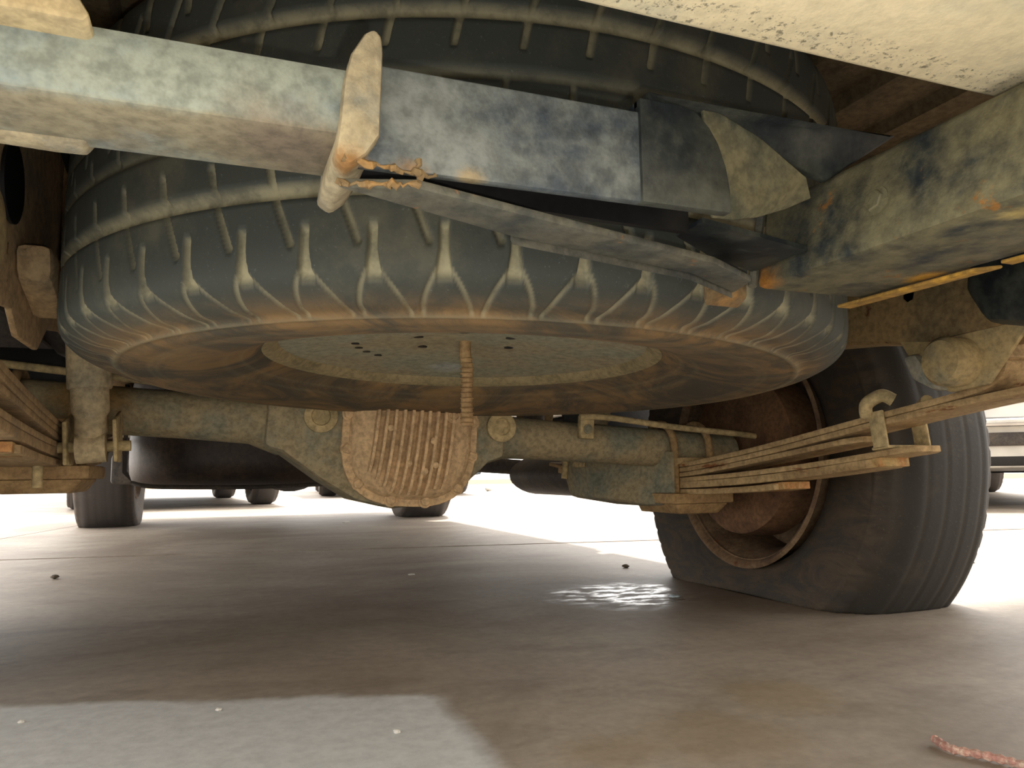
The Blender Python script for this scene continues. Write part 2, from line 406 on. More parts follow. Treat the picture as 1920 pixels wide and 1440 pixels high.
# ================================================================== SPARE WHEEL
SP = Vector((-.0272, -.3934, .450))
spare = empty('spare_wheel', 'dusty spare wheel slung flat under the truck between beam and axle', 'spare wheel', SP)
spare.rotation_euler = (-.0113, .0228, 0)
ty = tyre(spare, 'tyre', .392, .130, .345, .215, 56 * 54, 190, 'tyre_spare', pat_spare)
rm = MB()
# rim barrel as a closed lathe, lower flange, disc dished upwards a little
prof = [(.205, -.085), (.218, -.091), (.221, -.098), (.215, -.102), (.206, -.099), (.198, -.090), (.199, -.082), (.188, -.02), (.185, .08), (.205, .1), (.22, .104),
        (.22, .110), (.200, .106), (.180, .085), (.180, -.02), (.184, -.08)]
rm.lathe(prof, (0, 0, 0), (0, 0, 1), 96, closed=True)
rmo = rm.build('rim', 'rim_edge', spare)
ds = MB(); ds.lathe([(.0, -.080), (.05, -.080), (.07, -.083), (.12, -.086), (.16, -.087), (.194, -.091), (.203, -.092), (.198, -.080), (.12, -.078), (.05, -.071), (0, -.071)], (0, 0, 0), (0, 0, 1), 96)
dso = ds.build('wheel_disc', 'rim_spare', spare)
for k in range(6):
    q = 2 * PI * k / 6 + .2
    MB().lathe([(.006, 0), (.006, .001), (.004, .0012)], (.058 * math.cos(q), .058 * math.sin(q), -.0806), (0, 0, -1), 14).build('stud_hole', 'black', dso)
for k in range(4):
    q = 2.3 + k * .21
    MB().lathe([(.0045, 0), (.0045, .001), (.003, .0012)], (.12 * math.cos(q), .12 * math.sin(q), -.0858), (0, 0, -1), 14).build('vent_hole', 'black', dso)

# ================================================================== PICKUP TRUCK
truck = empty('pickup_truck', 'dusty pickup truck filling the view, seen from under its rear bumper', 'truck')
def part(mb, name, mt, bevel=0., parent=truck, label=None, **k):
    o = mb.build(name, mt, parent, bevel, **k)
    if label: o['label'] = label
    return o

# ---- rear cross beam
bl = MB().prism([(-.95, -.918, .350), (-.95, -.918, .379), (-.95, -.866, .380), (-.95, -.866, .352)], (.955 - .24, 0, 0))
beamL = part(bl, 'cross_beam', 'beam_left', .006, label='pale dusty half of the square beam')
# drip lug
part(MB().prism([(-.385, -.879, .3515), (-.345, -.879, .3498), (-.334, -.879, .3500), (-.331, -.879, .3545), (-.40, -.879, .3545)], (0, .013, 0)), 'lug', 'gusset', .002, beamL)
br = MB().prism([(-.24, -.915, .341), (-.24, -.915, .383), (-.24, -.872, .384), (-.24, -.872, .376), (-.24, -.909, .376), (-.24, -.909, .341)], (.24 - .108, 0, 0))
beamR = part(br, 'cross_beam', 'beam_right', .0015, label='dark grey channel half of the beam')
sl = MB().prism([(u, -.917, z) for u, z in ((-.112, .3405), (-.112, .3885), (-.090, .3885), (-.0816, .386), (-.0755, .380), (-.0710, .373), (-.0672, .362), (-.0655, .351), (-.0655, .3405))], (0, .006, 0))
sl.box((-.099, -.892, .3865), (.026, .046, .004))
part(sl, 'sleeve', 'plate_dark', .0008, beamR)
part(MB().prism([(-.24, -.909, .362), (-.068, -.909, .362), (-.060, -.895, .362), (-.060, -.868, .362), (-.24, -.868, .362)], (0, 0, .010)), 'channel_shade_web', 'black', 0, beamR)  # black colour stands in for the shadowed void inside the beam
part(MB().prism([(-.235, -.872, .350), (-.058, -.872, .346), (-.058, -.872, .372), (-.235, -.872, .372)], (0, .004, 0)), 'channel_shade_lip', 'black', 0, beamR)  # painted black as well, for the shade at the back of the channel
part(MB().prism([(-.058, -.884, .3475), (.028, -.862, .3475), (.030, -.812, .3475), (-.02, -.835, .3475), (-.058, -.860, .3475)], (0, 0, .0025)), 'corner_web', 'plate_dark', 0, beamR)
part(MB().box((-.108, -.9145, .364), (.003, .003, .044)), 'weld', 'flange', .002, beamR)
# gusset collar standing proud of the beam, hand cut edges
gp = [(-.2455, .3405), (-.2440, .352), (-.2425, .370), (-.2400, .381), (-.2350, .390), (-.2315, .3925), (-.2285, .390), (-.2280, .383), (-.2290, .350), (-.2340, .342), (-.2400, .3370)]
g = part(MB().prism([(u, -.924, z) for u, z in gp], (0, .060, 0)), 'gusset_plate', 'gusset', .002, label='dust-caked collar plate on the beam')
# welded edges of rust and mud under the collar
rw = random.Random(11)
for a, b_, n_ in (((-.2425, -.9225, .3395), (-.206, -.9185, .3385), 26), ((-.2435, -.9150, .3325), (-.214, -.9225, .3330), 22), ((-.2135, -.919, .3440), (-.2125, -.920, .3350), 8)):
    A, B = Vector(a), Vector(b_)
    pts = [A.lerp(B, k / n_) + Vector((rw.uniform(-1, 1), rw.uniform(-1, 1), rw.uniform(-1, 1))) * .0007 for k in range(n_ + 1)]
    mb = MB(); mb.tube(pts, [.0011 + .0006 * math.sin(k * .9 + a[0] * 900) + rw.uniform(-.0002, .0003) for k in range(len(pts))], 7); part(mb, 'weld', 'weld_rust', 0, g)
# flange strip running from the collar to the hitch corner
part(MB().prism([(-.243, -.912, .336), (-.214, -.921, .336), (-.04, -.868, .336), (.004, -.842, .336), (.012, -.815, .336), (-.040, -.846, .336), (-.157, -.876, .336)], (0, 0, -.004)),
     'flange_strip', 'flange', .001, label='flat grey strip slanting under the beam')
part(MB().prism([(-.157, -.8745, .334), (-.040, -.8445, .334), (.012, -.8135, .334), (.012, -.8105, .337), (-.040, -.8415, .337), (-.157, -.8715, .337)], (0, 0, -.005)), 'strip_edge', 'flange', 0)
# ---- hitch tube running rearwards over the lens
ht = MB().prism([(.030, -.812, .336), (.042, -.812, .392), (.112, -.812, .392), (.118, -.812, .336)], (0, -.43, 0))
hitch = part(ht, 'hitch_tube', 'hitch', .005, label='scuffed dark tow hitch tube with yellow rust')
part(MB().prism([(.108, -.80, .3345), (.120, -.80, .3345), (.120, -.91, .3345), (.110, -.90, .3345)], (0, 0, -.0022)), 'rust_flake', 'rust_yellow', .0008, hitch)
for k, (v0, v1) in enumerate(((-.915, -.935), (-.945, -.985), (-.995, -1.03))):
    part(MB().prism([(.111, v0, .3348), (.120, v0, .3348), (.120, v1, .3348), (.112, v1, .3348)], (0, 0, -.002)), 'rust_flake', 'rust_yellow', .0006, hitch)
mb = MB(); mb.tube([(.028, -.813, .338), (.034, -.811, .362), (.040, -.811, .390)], .0028, 8); part(mb, 'weld', 'flange', 0, hitch)
mb = MB(); mb.prism([(-.012, -.822, .344), (.030, -.806, .344), (.034, -.79, .34), (-.004, -.806, .336)], (0, 0, -.012)); part(mb, 'weld', 'weld_rust', .003, hitch)
bolt(hitch, (.0365, -.905, .362), (-.98, 0, .2), .006, .004, 'hitch')
# dark corner plates between beam and hitch tube
part(MB().prism([(-.100, -.905, .400), (-.045, -.885, .408), (.085, -.878, .418), (.036, -.872, .386), (-.052, -.884, .402), (-.060, -.905, .345), (-.102, -.908, .346)], (0, .006, 0)), 'corner_plate', 'plate_dark', .0015)
part(MB().prism([(-.062, -.893, .407), (-.020, -.884, .3985), (.016, -.878, .383), (.024, -.872, .374), (.010, -.866, .368), (-.012, -.868, .360), (-.034, -.878, .353), (-.052, -.885, .350), (-.056, -.890, .375)], (0, .003, .001)), 'corner_gusset', 'plate_dusty', .001,
     label='thin triangular gusset dusted brown')
# ---- left hitch bracket above the beam
part(MB().prism([(-.50, -.930, .373), (-.3275, -.930, .3710), (-.3255, -.930, .3735), (-.3320, -.930, .384), (-.345, -.930, .43), (-.50, -.930, .43)], (0, .04, 0)),
     'bumper_bracket', 'bracket_dust', .003)
# ---- step bumper
def strip_panel():
    mb = MB()
    prof = [(-.952, .402), (-.958, .399), (-1.00, .398), (-1.22, .402), (-1.262, .412), (-1.28, .44), (-1.285, .56), (-1.27, .60), (-1.10, .605), (-1.10, .597), (-1.262, .59), (-1.272, .555), (-1.267, .447), (-1.252, .424), (-1.215, .412), (-1.00, .408), (-.953, .41)]
    mb.prism([(-.85, v, z) for v, z in prof], (1.72, 0, 0)); return mb
bumper = part(strip_panel(), 'bumper', 'bumper', .002, label='step bumper caked in pale dust')
# ---- chassis rails
def rail(side, mt):
    u = .46 * side
    dz = -.012 * side
    lo = [(-1.05, .372), (-.66, .362 + dz), (-.47, .390 + dz), (.2, .44), (.8, .41), (1.4, .36), (3.4, .36)]
    hi = [(3.4, .46), (1.4, .46), (.8, .52), (.2, .55), (-.47, .50), (-1.05, .50)]
    mb = MB().prism([(u, v, z) for v, z in lo + hi], (.05 * side, 0, 0))
    o = part(mb, 'chassis_rail', mt, .006)
    for v, z in ((-.85, .45), (-.62, .45), (-.3, .46), (.1, .5), (.6, .47)):
        MB().lathe([(.016, 0), (.016, .001), (.012, .0012)], (u - .0005 * side, v, z), (-side, 0, 0), 16).build('hole', 'black', o)
        bolt(o, (u - .001 * side, v + .06, z - .03), (-side, 0, 0), .009, .008, mt)
    return o
railR = rail(1, 'rail'); railL = rail(-1, 'rail_left')
# inner clutter on left rail: bump stop, hanger, cable
part(MB().prism([(.455, v, z) for v, z in ((-.66, .40), (-.67, .43), (-.76, .43), (-.78, .38), (-.73, .352), (-.68, .362))], (-.05, 0, 0)), 'bracket', 'plate_dark', .012, railR)
part(MB().lathe([(.045, 0), (.052, .02), (.045, .05), (.03, .07), (.02, .075)], (-.47, .03, .47), (0, 0, -1), 24), 'bump_stop', 'dark', 0, railL)
mb = MB(); mb.tube(smooth_path([(-.44, -.35, .56), (-.41, -.22, .46), (-.40, -.12, .43), (-.41, 0, .42), (-.43, .2, .45)]), .004, 8); part(mb, 'cable', 'black', 0, railL)
mb = MB(); mb.tube(smooth_path([(-.44, -.30, .60), (-.415, -.28, .50), (-.415, -.2, .44), (-.43, -.05, .46)]), .006, 8); part(mb, 'hose', 'rail_left', 0, railL)
part(MB().prism([(-.455, v, z) for v, z in ((-.75, .35), (-.60, .352), (-.43, .372), (-.40, .352), (-.32, .352), (-.28, .38), (-.20, .392), (-.12, .388), (.0, .43), (.1, .45), (.1, .66), (-.75, .66))], (-.006, 0, 0)), 'rail_web', 'rail_left', .002, railL)
part(MB().lathe([(.035, 0), (.035, .003), (.030, .004)], (-.4545, -.46, .475), (1, 0, 0), 28), 'access_hole', 'black', 0, railL)
part(MB().prism([(-.455, -.44, .43), (-.455, -.30, .43), (-.455, -.28, .41), (-.455, -.30, .392), (-.455, -.36, .378), (-.455, -.43, .40)], (.03, 0, 0)), 'bracket', 'rail_left', .008, railL)
part(MB().prism([(-.455, -.25, .60), (-.455, -.20, .60), (-.455, -.20, .40), (-.455, -.24, .40)], (.012, 0, 0)), 'bracket', 'rail_left', .003, railL)
for sd_ in (-1, 1):
    part(MB().prism([(sd_ * .56, .49, .25), (sd_ * .86, .49, .25), (sd_ * .86, .49, .62), (sd_ * .50, .49, .62), (sd_ * .50, .49, .33)], (0, .012, 0)), 'splash_guard', 'black', .002)
# cross members
for v, z in ((.10, .57), (.45, .42), (1.25, .40), (2.2, .34)):
    part(MB().box((0, v, z + .03), (.92, .09, .07)), 'crossmember', 'under', .01)
# ---- bed floor with ribs
bed = part(MB().box((0, -.13, .66), (1.60, 2.0, .012)), 'bed_floor', 'under', 0)
for i in range(15):
    part(MB().prism([(-.70 + i * .1 - .022, -1.1, .654), (-.70 + i * .1 - .015, -1.1, .640), (-.70 + i * .1 + .015, -1.1, .640), (-.70 + i * .1 + .022, -1.1, .654)], (0, 1.95, 0)), 'floor_rib', 'under', 0, bed)
# ---- bed sides, tailgate, cab
def arch(cv, cz, r, z0, n=14, up=True):
    a0 = math.asin(min(1, (z0 - cz) / r)); 
    return [(cv - r * math.cos(a), cz + r * math.sin(a)) for a in [a0 + (PI - 2 * a0) * k / n for k in range(n + 1)]]
for sd_ in (-1, 1):
    pr = [(-1.12, .47)] + arch(0, .33, .46, .47) + [(.86, .47), (.86, 1.12), (-1.12, 1.12)]
    part(MB().prism([(sd_ * .88, v, z) for v, z in pr], (-sd_ * .03, 0, 0)), 'bed_side', 'body', .004)
    # inner wheel house
    wh = MB(); ar = arch(0, .33, .47, .47)
    ring = [(v, z) for v, z in ar] + [(v * .98, .33 + (z - .33) * .98) for v, z in ar[::-1]]
    wh.prism([(sd_ * .85, v, z) for v, z in ring], (-sd_ * .27, 0, 0)); part(wh, 'wheel_house', 'dark', 0)
    wall = [(v, z) for v, z in ar]
    part(MB().prism([(sd_ * .58, v, z) for v, z in wall], (sd_ * .006, 0, 0)), 'wheel_house_wall', 'dark', 0)
    part(MB().prism([(sd_ * .862, -1.135, z_) for z_ in (.72, .98)] + [(sd_ * .862, -1.115, .98), (sd_ * .862, -1.115, .72)], (-sd_ * .10, 0, 0)), 'tail_lamp', 'red_lens', .004)
part(MB().box((0, -1.125, .86), (1.5, .04, .5)), 'tailgate', 'body', .01)
cabp = [(.9, .40), (2.50, .40)] + arch(2.95, .34, .45, .40) + [(3.46, .40), (3.62, .48), (3.64, .85), (3.50, 1.0), (2.62, 1.10), (2.0, 1.66), (1.85, 1.72), (1.05, 1.72), (.92, 1.62), (.9, 1.10)]
cab = part(MB().prism([(-.86, v, z) for v, z in cabp], (1.72, 0, 0)), 'cab', 'body', .02)
for sd_ in (-1, 1):
    for (a, b_) in (((1.0, 1.14), (1.45, 1.62)), ((1.52, 1.14), (2.05, 1.55))):
        part(MB().prism([(sd_ * .862, a[0], a[1]), (sd_ * .862, b_[0] + (.3 if a[0] > 1.5 else 0), a[1]), (sd_ * .862, b_[0] - .05, b_[1]), (sd_ * .862, a[0] + .02, b_[1])], (sd_ * .004, 0, 0)), 'window', 'glass', 0, cab)
part(MB().prism([(-.75, 2.56, 1.12), (.75, 2.56, 1.12), (.66, 2.06, 1.62), (-.66, 2.06, 1.62)], (0, .008, .008)), 'windscreen', 'glass', 0, cab)
for sd_ in (-1, 1):
    part(MB().box((sd_ * .80, 1.72, .385), (.14, 1.55, .03)), 'side_step', 'black', .01)

# ---- rear axle (leans towards the flat tyre on the right)
AX = Vector((-.03, 0, .295)); TILT = math.atan(.06)
def axz(u): return .295 - .06 * (u + .03)
tb = MB()
tb.lathe([(.030, -.60), (.034, -.598), (.034, -.50), (.034, -.30), (.036, -.21), (.05, -.17), (.05, .15), (.036, .19), (.034, .26), (.034, .64), (.030, .642)], (0, 0, 0), (1, 0, 0), 36)
axle = part(tb, 'rear_axle', 'axle', 0, label='grey dusty rear axle')
axle.location = AX; axle.rotation_euler = (0, TILT, 0)
hp = [(-.19, .042), (-.19, -.040), (-.165, -.046), (-.105, -.085), (-.055, -.112), (.0, -.122), (.07, -.112), (.115, -.080), (.150, -.045), (.175, -.036), (.175, .042), (.10, .09), (.04, .12), (-.04, .12), (-.10, .09)]
hs = MB().prism([(u, -.055, z) for u, z in hp], (0, .12, 0)); part(hs, 'differential_housing', 'axle', .008, axle)
nose = MB().lathe([(.10, 0), (.095, .05), (.06, .14), (.045, .18), (.05, .19), (.05, .2)], (.02, .06, 0), (0, 1, 0), 32); part(nose, 'pinion_housing', 'axle', 0, axle)
# cover: flat flange, dished dome with fins
def cov_outline(k=1., n=56):
    pts = []
    for i in range(n):
        a = 2 * PI * i / n; r = .104
        x = r * math.cos(a) * 1.02; z = r * math.sin(a) * 1.06
        e = 3.0                                   # squarish sides, rounder foot
        cx, cz = math.cos(a), math.sin(a)
        e = 3.4 if cz > 0 else 2.75; rr = r / (abs(cx) ** e + abs(cz * .98) ** e) ** (1 / e)
        pts.append((.02 + rr * cx * k, -.012 + rr * cz * k))
    return pts
fl = MB().prism([(u, -.056, z) for u, z in cov_outline()], (0, -.010, 0)); 
cover = part(fl, 'differential_cover', 'cover', .002, axle, label='tan finned differential cover')
dm = MB(); lv = [(.90, -.066), (.885, -.070), (.84, -.079), (.74, -.088), (.5, -.094), (.25, -.096)]
vs = []; n = 56
for k, y in lv: vs += [(u, y, z) for u, z in cov_outline(k)]
fs = [(i * n + j, i * n + (j + 1) % n, (i + 1) * n + (j + 1) % n, (i + 1) * n + j) for i in range(len(lv) - 1) for j in range(n)] + [tuple(range((len(lv) - 1) * n, len(lv) * n))]
dm.add(vs, fs); dome = part(dm, 'cover_dome', 'cover', 0, axle)
def dome_y(u, z):
    du, dz = u - .02, z + .012
    a = math.hypot(du, dz * .97) / .104
    for (k0, y0), (k1, y1) in zip(lv[:-1], lv[1:]):
        if k1 <= a <= k0: return y1 + (y0 - y1) * (a - k1) / (k0 - k1)
    return -.096 if a < .3 else -.066
for i in range(10):
    u0 = -.036 + i * .0125; pts = []; 
    for k in range(19):
        z = .085 - k * .0103
        u = u0 + (.085 - z) ** 2 * -.35 + (.0 if i < 5 else .0)
        if math.hypot((u - .02), (z + .012)) > .094: continue
        pts.append((u, z))
    if len(pts) < 4: continue
    mb = MB(); vs = []
    for (u, z) in pts:
        y = dome_y(u, z); vs += [(u - .0034, y + .004, z), (u - .0020, y - .0095, z), (u + .0020, y - .0095, z), (u + .0034, y + .004, z)]
    q = len(pts); fs = [(a * 4 + b, a * 4 + (b + 1) % 4, (a + 1) * 4 + (b + 1) % 4, (a + 1) * 4 + b) for a in range(q - 1) for b in range(4)] + [(0, 1, 2, 3), (q * 4 - 1, q * 4 - 2, q * 4 - 3, q * 4 - 4)]
    mb.add(vs, fs); part(mb, 'cooling_fin', 'cover', 0, axle)
for k in range(12):
    pts = cov_outline(.925, 48); u, z = pts[(k * 4 + 2) % 48]
    bolt(axle, (u, -.066, z), (0, -1, 0), .0075, .006, 'cover')
for (u, z) in ((-.02, -.005), (.058, .03), (.01, -.055), (.035, -.065), (.05, -.055), (.045, -.02)):
    MB().lathe([(.005, 0), (.005, .004), (.003, .0055)], (u, dome_y(u, z) - .004, z), (0, -1, 0), 12).build('boss', 'cover', axle)
for u, z in ((-.115, .008), (.166, .012)):
    MB().lathe([(.024, 0), (.024, .006), (.019, .008), (.014, .008), (.013, .004), (.0, .004)], (u, -.055, z), (0, -1, 0), 28).build('plug', 'clip', axle)
MB().lathe([(.012, 0), (.012, .007), (.007, .009), (.006, .006), (0, .006)], (.075, dome_y(.075, .02), .02), (0, -1, 0), 20).build('plug', 'cover', axle)
# bracket and pipes along the axle
part(MB().box((.325, -.038, .024), (.026, .014, .040)), 'pipe_bracket', 'clip', .003, axle)
bolt(axle, (.325, -.046, .020), (0, -1, 0), .006, .004, 'axle')
mb = MB(); mb.tube(smooth_path([(.31, -.045, .04), (.36, -.05, .042), (.50, -.055, .034), (.64, -.06, .030), (.78, -.05, .022)]), .0055, 10); part(mb, 'brake_pipe', 'clip', 0, axle)
mb = MB(); mb.tube(smooth_path([(-.20, -.04, .038), (-.33, -.045, .040), (-.45, -.045, .044), (-.62, -.045, .052)]), .0055, 10); part(mb, 'brake_pipe', 'clip', 0, axle)
for u in (-.38, -.395, -.36):
    pass
# backing plates and drums
for sd_ in (-1, 1):
    cu = (.655 if sd_ > 0 else -.595)
    part(MB().lathe([(.06, 0), (.13, .004), (.148, .01), (.150, .03), (.150, .075), (.13, .09), (.05, .09)], (cu, 0, 0), (sd_, 0, 0), 48), 'brake_drum', 'drum', .0, axle)

# ---- wheels
def flat_fn(h, sag, bul, sgn):
    def f(co):
        z = co[:, 2].copy(); k = np.clip(-(z + h) + .0, 0, None)   # below ground
        low = np.clip((-(z) - h + sag) / sag, 0, 1.6)
        co[:, 0] += np.sign(co[:, 0]) * bul * np.clip(low, 0, 1) ** 1.5 * np.clip(np.abs(co[:, 0]) / .08, 0, 1)
        co[:, 1] *= 1 + .02 * np.clip(low, 0, 1)
        co[:, 2] = np.maximum(z, -h)
        return co
    return f
def wheel(parent, name, loc, h, sag, bul, tilt=0, mt='tyre', rimmt='rim_rusty', N=320, Mm=130, half=.122, R=.385):
    wl = bpy.data.objects.new(name, None); COL.objects.link(wl); wl.parent = parent; wl.location = loc; wl.empty_display_size = .1
    sd_ = 1 if loc[0] > 0 else -1
    tyre(wl, 'tyre', R, half, R - .047, .207, N, Mm, mt, pat_worn, flat_fn(h, sag, bul, sd_), axis='x')
    r_ = MB()
    prof = [(.198, -.098), (.210, -.102), (.215, -.108), (.209, -.112), (.202, -.106), (.198, -.092), (.190, -.08), (.178, -.03), (.178, .04), (.196, .08), (.206, .1), (.214, .116), (.222, .112), (.21, .1),
            (.204, .085), (.190, .05), (.190, -.03), (.198, -.08)]
    r_.lathe(prof, (0, 0, 0), (1, 0, 0), 72, closed=True)
    rr = r_.build('rim', rimmt, wl); rr.rotation_euler = (0, tilt, 0)
    d_ = MB(); d_.lathe([(0, .035), (.045, .035), (.06, .03), (.09, .045), (.14, .05), (.182, .03), (.182, .024), (.14, .044), (.09, .038), (.06, .022), (0, .022)], (0, 0, 0), (sd_, 0, 0), 64)
    dd = d_.build('wheel_disc', rimmt, wl); dd.rotation_euler = (0, tilt, 0)
    return wl
wR = wheel(truck, 'wheel', (.745, 0, .255), .255, .18, .012, TILT * .6, R=.370, half=.113); wR['label'] = 'rear wheel with a nearly flat tyre and rusty rim'
wheel(truck, 'wheel', (-.78, 0, .345), .345, .10, .010)
wheel(truck, 'wheel', (.76, 2.98, .355), .355, .09, .008, mt='tyre_far', N=160, Mm=70)
wheel(truck, 'wheel', (-.76, 2.98, .345), .345, .10, .008, mt='tyre_far', N=160, Mm=70)

# ---- leaf springs
def leaf_spring(side):
    u = .50 * side
    dz = 0 if side > 0 else .055
    root = bpy.data.objects.new('leaf_spring', None); COL.objects.link(root); root.parent = truck; root.location = (u, 0, dz)
    root.empty_display_size = .1
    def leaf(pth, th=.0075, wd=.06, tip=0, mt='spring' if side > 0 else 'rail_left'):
        mb = MB(); P = smooth_path([(0, v, z) for v, z in pth], 6); vs = []
        for i, p in enumerate(P):
            d = (P[min(i + 1, len(P) - 1)] - P[max(i - 1, 0)]).normalized(); nn = Vector((0, -d.z, d.y))
            if nn.z < 0: nn = -nn
            h = wd / 2 * (.62 if tip and i in (0, len(P) - 1) else 1)
            vs += [Vector((-h, p.y, p.z)) + nn * th / 2, Vector((h, p.y, p.z)) + nn * th / 2, Vector((h, p.y, p.z)) - nn * th / 2, Vector((-h, p.y, p.z)) - nn * th / 2]
        n = len(P); fs = [(a * 4 + b, a * 4 + (b + 1) % 4, (a + 1) * 4 + (b + 1) % 4, (a + 1) * 4 + b) for a in range(n - 1) for b in range(4)] + [(0, 1, 2, 3), (n * 4 - 1, n * 4 - 2, n * 4 - 3, n * 4 - 4)]
        mb.add(vs, fs); return mb.build('leaf', mt, root, .0009)
    def cur(z0, k, L, e=0): return [(v, z0 + k * abs(v) + e * v * v) for v in np.linspace(-L, L, 9)]
    top = [(-.655, .305), (-.60, .302), (-.45, .282), (-.27, .257), (-.10, .238), (0, .233), (.1, .236), (.3, .256), (.5, .28), (.66, .305)]
    eye = [(-.668, .340), (-.660, .362), (-.636, .368), (-.614, .352), (-.616, .328), (-.640, .309), (-.655, .306)]
    leaf([(-.615, .366), (-.640, .357), (-.652, .336), (-.640, .314), (-.60, .3025)] + top[2:])
    leaf([(-.70, .303)] + [(v, z - .0085) for v, z in top[1:]], tip=1)
    leaf([(v, z - .0170 - .004 * (abs(v) > .3)) for v, z in top[2:-1]], tip=1)
    leaf(cur(.2075, .028, .53, .085), tip=1)
    leaf(cur(.1985, .02, .475, .10), tip=1, th=.011)
    leaf(cur(.188, .0, .30, .13), tip=1, th=.009)
    # light worn tips
    for L, z, th in ((.475, .2310, .0115), (.30, .2000, .0095)):
        MB().box((0, -L + .02, z - .0012), (.050, .048, th + .0012), Matrix.Rotation(-.10, 3, 'X')).build('leaf_tip', 'spring_tip', root, .001)
    # clip strap round the pack at the rear
    cl = MB()
    Rx = Matrix.Rotation(-.12, 3, 'X')
    for x in (-.034, .034): cl.box((x, -.490, .270), (.004, .022, .046), Rx)
    cl.box((0, -.490, .2485), (.072, .022, .004), Rx)
    cl.build('spring_clip', 'clip', root, .0015)
    mb = MB(); mb.tube(smooth_path([(-.036, -.475, .288), (-.040, -.480, .302), (-.028, -.492, .312), (-.018, -.500, .306)]), .008, 10); mb.build('clip_end', 'clip', root)
    mb = MB(); mb.tube(smooth_path([(.030, -.485, .290), (.036, -.492, .300), (.020, -.515, .305)]), .007, 10); mb.build('clip_end', 'clip', root)
    # centre clamp: plate, pad, U-bolts
    pl = MB().box((0, 0, .177), (.125, .15, .018)); pl.prism([(-.055, -.07, .168), (.055, -.07, .168), (.04, -.06, .150), (-.04, -.06, .150)], (0, .13, 0))
    pl.build('spring_plate', 'ubolt', root, .003)
    MB().box((0, 0, .2415), (.075, .11, .012)).build('spring_pad', 'spring', root, .002)
    za = axz(u) - dz
    for x in (-.036, .036):
        mb = MB(); pa = [(x, -.046, .158), (x, -.046, za)] + [(x, -.046 * math.cos(a), za + .046 * math.sin(a)) for a in [PI * k / 10 for k in range(1, 10)]] + [(x, .046, za), (x, .046, .158)]
        mb.tube(pa, .0065, 10); mb.build('u_bolt', 'ubolt', root)
        for v in (-.046, .046):
            MB().lathe([(.012, 0), (.012, .011), (.010, .013)], (x, v, .168), (0, 0, -1), 6).build('nut', 'ubolt', root, smooth=False)
    # rear eye bush and shackle up to the rail
    MB().lathe([(.010, -.078), (.022, -.076), (.0265, -.070), (.0265, .018), (.020, .021), (.020, .028), (.027, .032), (.027, .075), (.012, .078)], (0, -.615, .335), (1, 0, 0), 32).build('bush', 'shackle', root)
    MB().prism([(-.046, v, z) for v, z in ((-.535, .378), (-.552, .348), (-.575, .322), (-.60, .304), (-.645, .308), (-.69, .36), (-.69, .41), (-.535, .41))], (.006, 0, 0)).build('spring_hanger', 'shackle', root, .002)
    MB().prism([(.050, v, z) for v, z in ((-.56, .41), (-.585, .322), (-.60, .308), (-.635, .310), (-.66, .36), (-.67, .41))], (.006, 0, 0)).build('spring_hanger', 'shackle', root, .002)
    mb = MB().prism([(-.055, -.548, .350), (-.055, -.560, .322), (-.055, -.585, .308), (-.055, -.600, .306), (-.055, -.582, .330), (-.055, -.566, .352)], (.05, 0, 0)); mb.build('mud_clod', 'grey_clay', root, .008, jitter=1)
    MB().lathe([(.010, -.046), (.024, -.044), (.024, .044), (.010, .046)], (0, .67, .325), (1, 0, 0), 28).build('bush', 'shackle', root)
    MB().prism([(-.04, .62, .42), (-.04, .66, .31), (-.04, .69, .31), (-.04, .72, .42)], (.08, 0, 0)).build('spring_hanger', 'rail', root, .004)
    return root
lsR = leaf_spring(1); lsL = leaf_spring(-1)
# second rail web seen between spare and shackle
part(MB().prism([(.455, -.30, .40), (.455, -.46, .383), (.455, -.58, .363), (.455, -.68, .366), (.455, -.95, .385), (.455, -.95, .47), (.455, -.3, .50)], (-.004, 0, 0)), 'rail_web', 'rail', .0015, railR)

# ---- shock absorber, left of the spare
sh = bpy.data.objects.new('shock_absorber', None); COL.objects.link(sh); sh.parent = truck; sh.location = (-.433, -.10, .262); sh.rotation_euler = (0, -.07, 0)
MB().lathe([(.016, .012), (.019, .02), (.0185, .040), (.022, .046), (.0225, .20), (.020, .203)], (0, 0, 0), (0, 0, 1), 28).build('damper_body', 'shock', sh)
MB().lathe([(.0245, .075), (.026, .077), (.026, .33), (.02, .335)], (0, 0, 0), (0, 0, 1), 28).build('dust_tube', 'shock', sh)
MB().lathe([(.008, -.018), (.019, -.017), (.019, .017), (.008, .018)], (0, 0, 0), (1, 0, 0), 24).build('eye', 'shock', sh)
for x in (-.030, .026): MB().prism([(x, -.018, -.020), (x, .03, -.020), (x, .06, .03), (x, .05, .05), (x, -.016, .034)], (.005, 0, 0)).build('mount_plate', 'clip', sh, .002)
mb = MB(); mb.tube([(-.062, 0, .004), (.045, 0, .0)], .007, 12); mb.build('pivot_bolt', 'clip', sh)
mb = MB(); mb.tube([(-.058, 0, .006), (-.060, -.002, -.045)], .006, 10); mb.build('link_pin', 'clip', sh)
sh2 = bpy.data.objects.new('shock_absorber', None); COL.objects.link(sh2); sh2.parent = truck; sh2.location = (.40, .14, .25); sh2.rotation_euler = (0, .12, 0)
for ch in list(sh.children):
    c = ch.copy(); COL.objects.link(c); c.parent = sh2

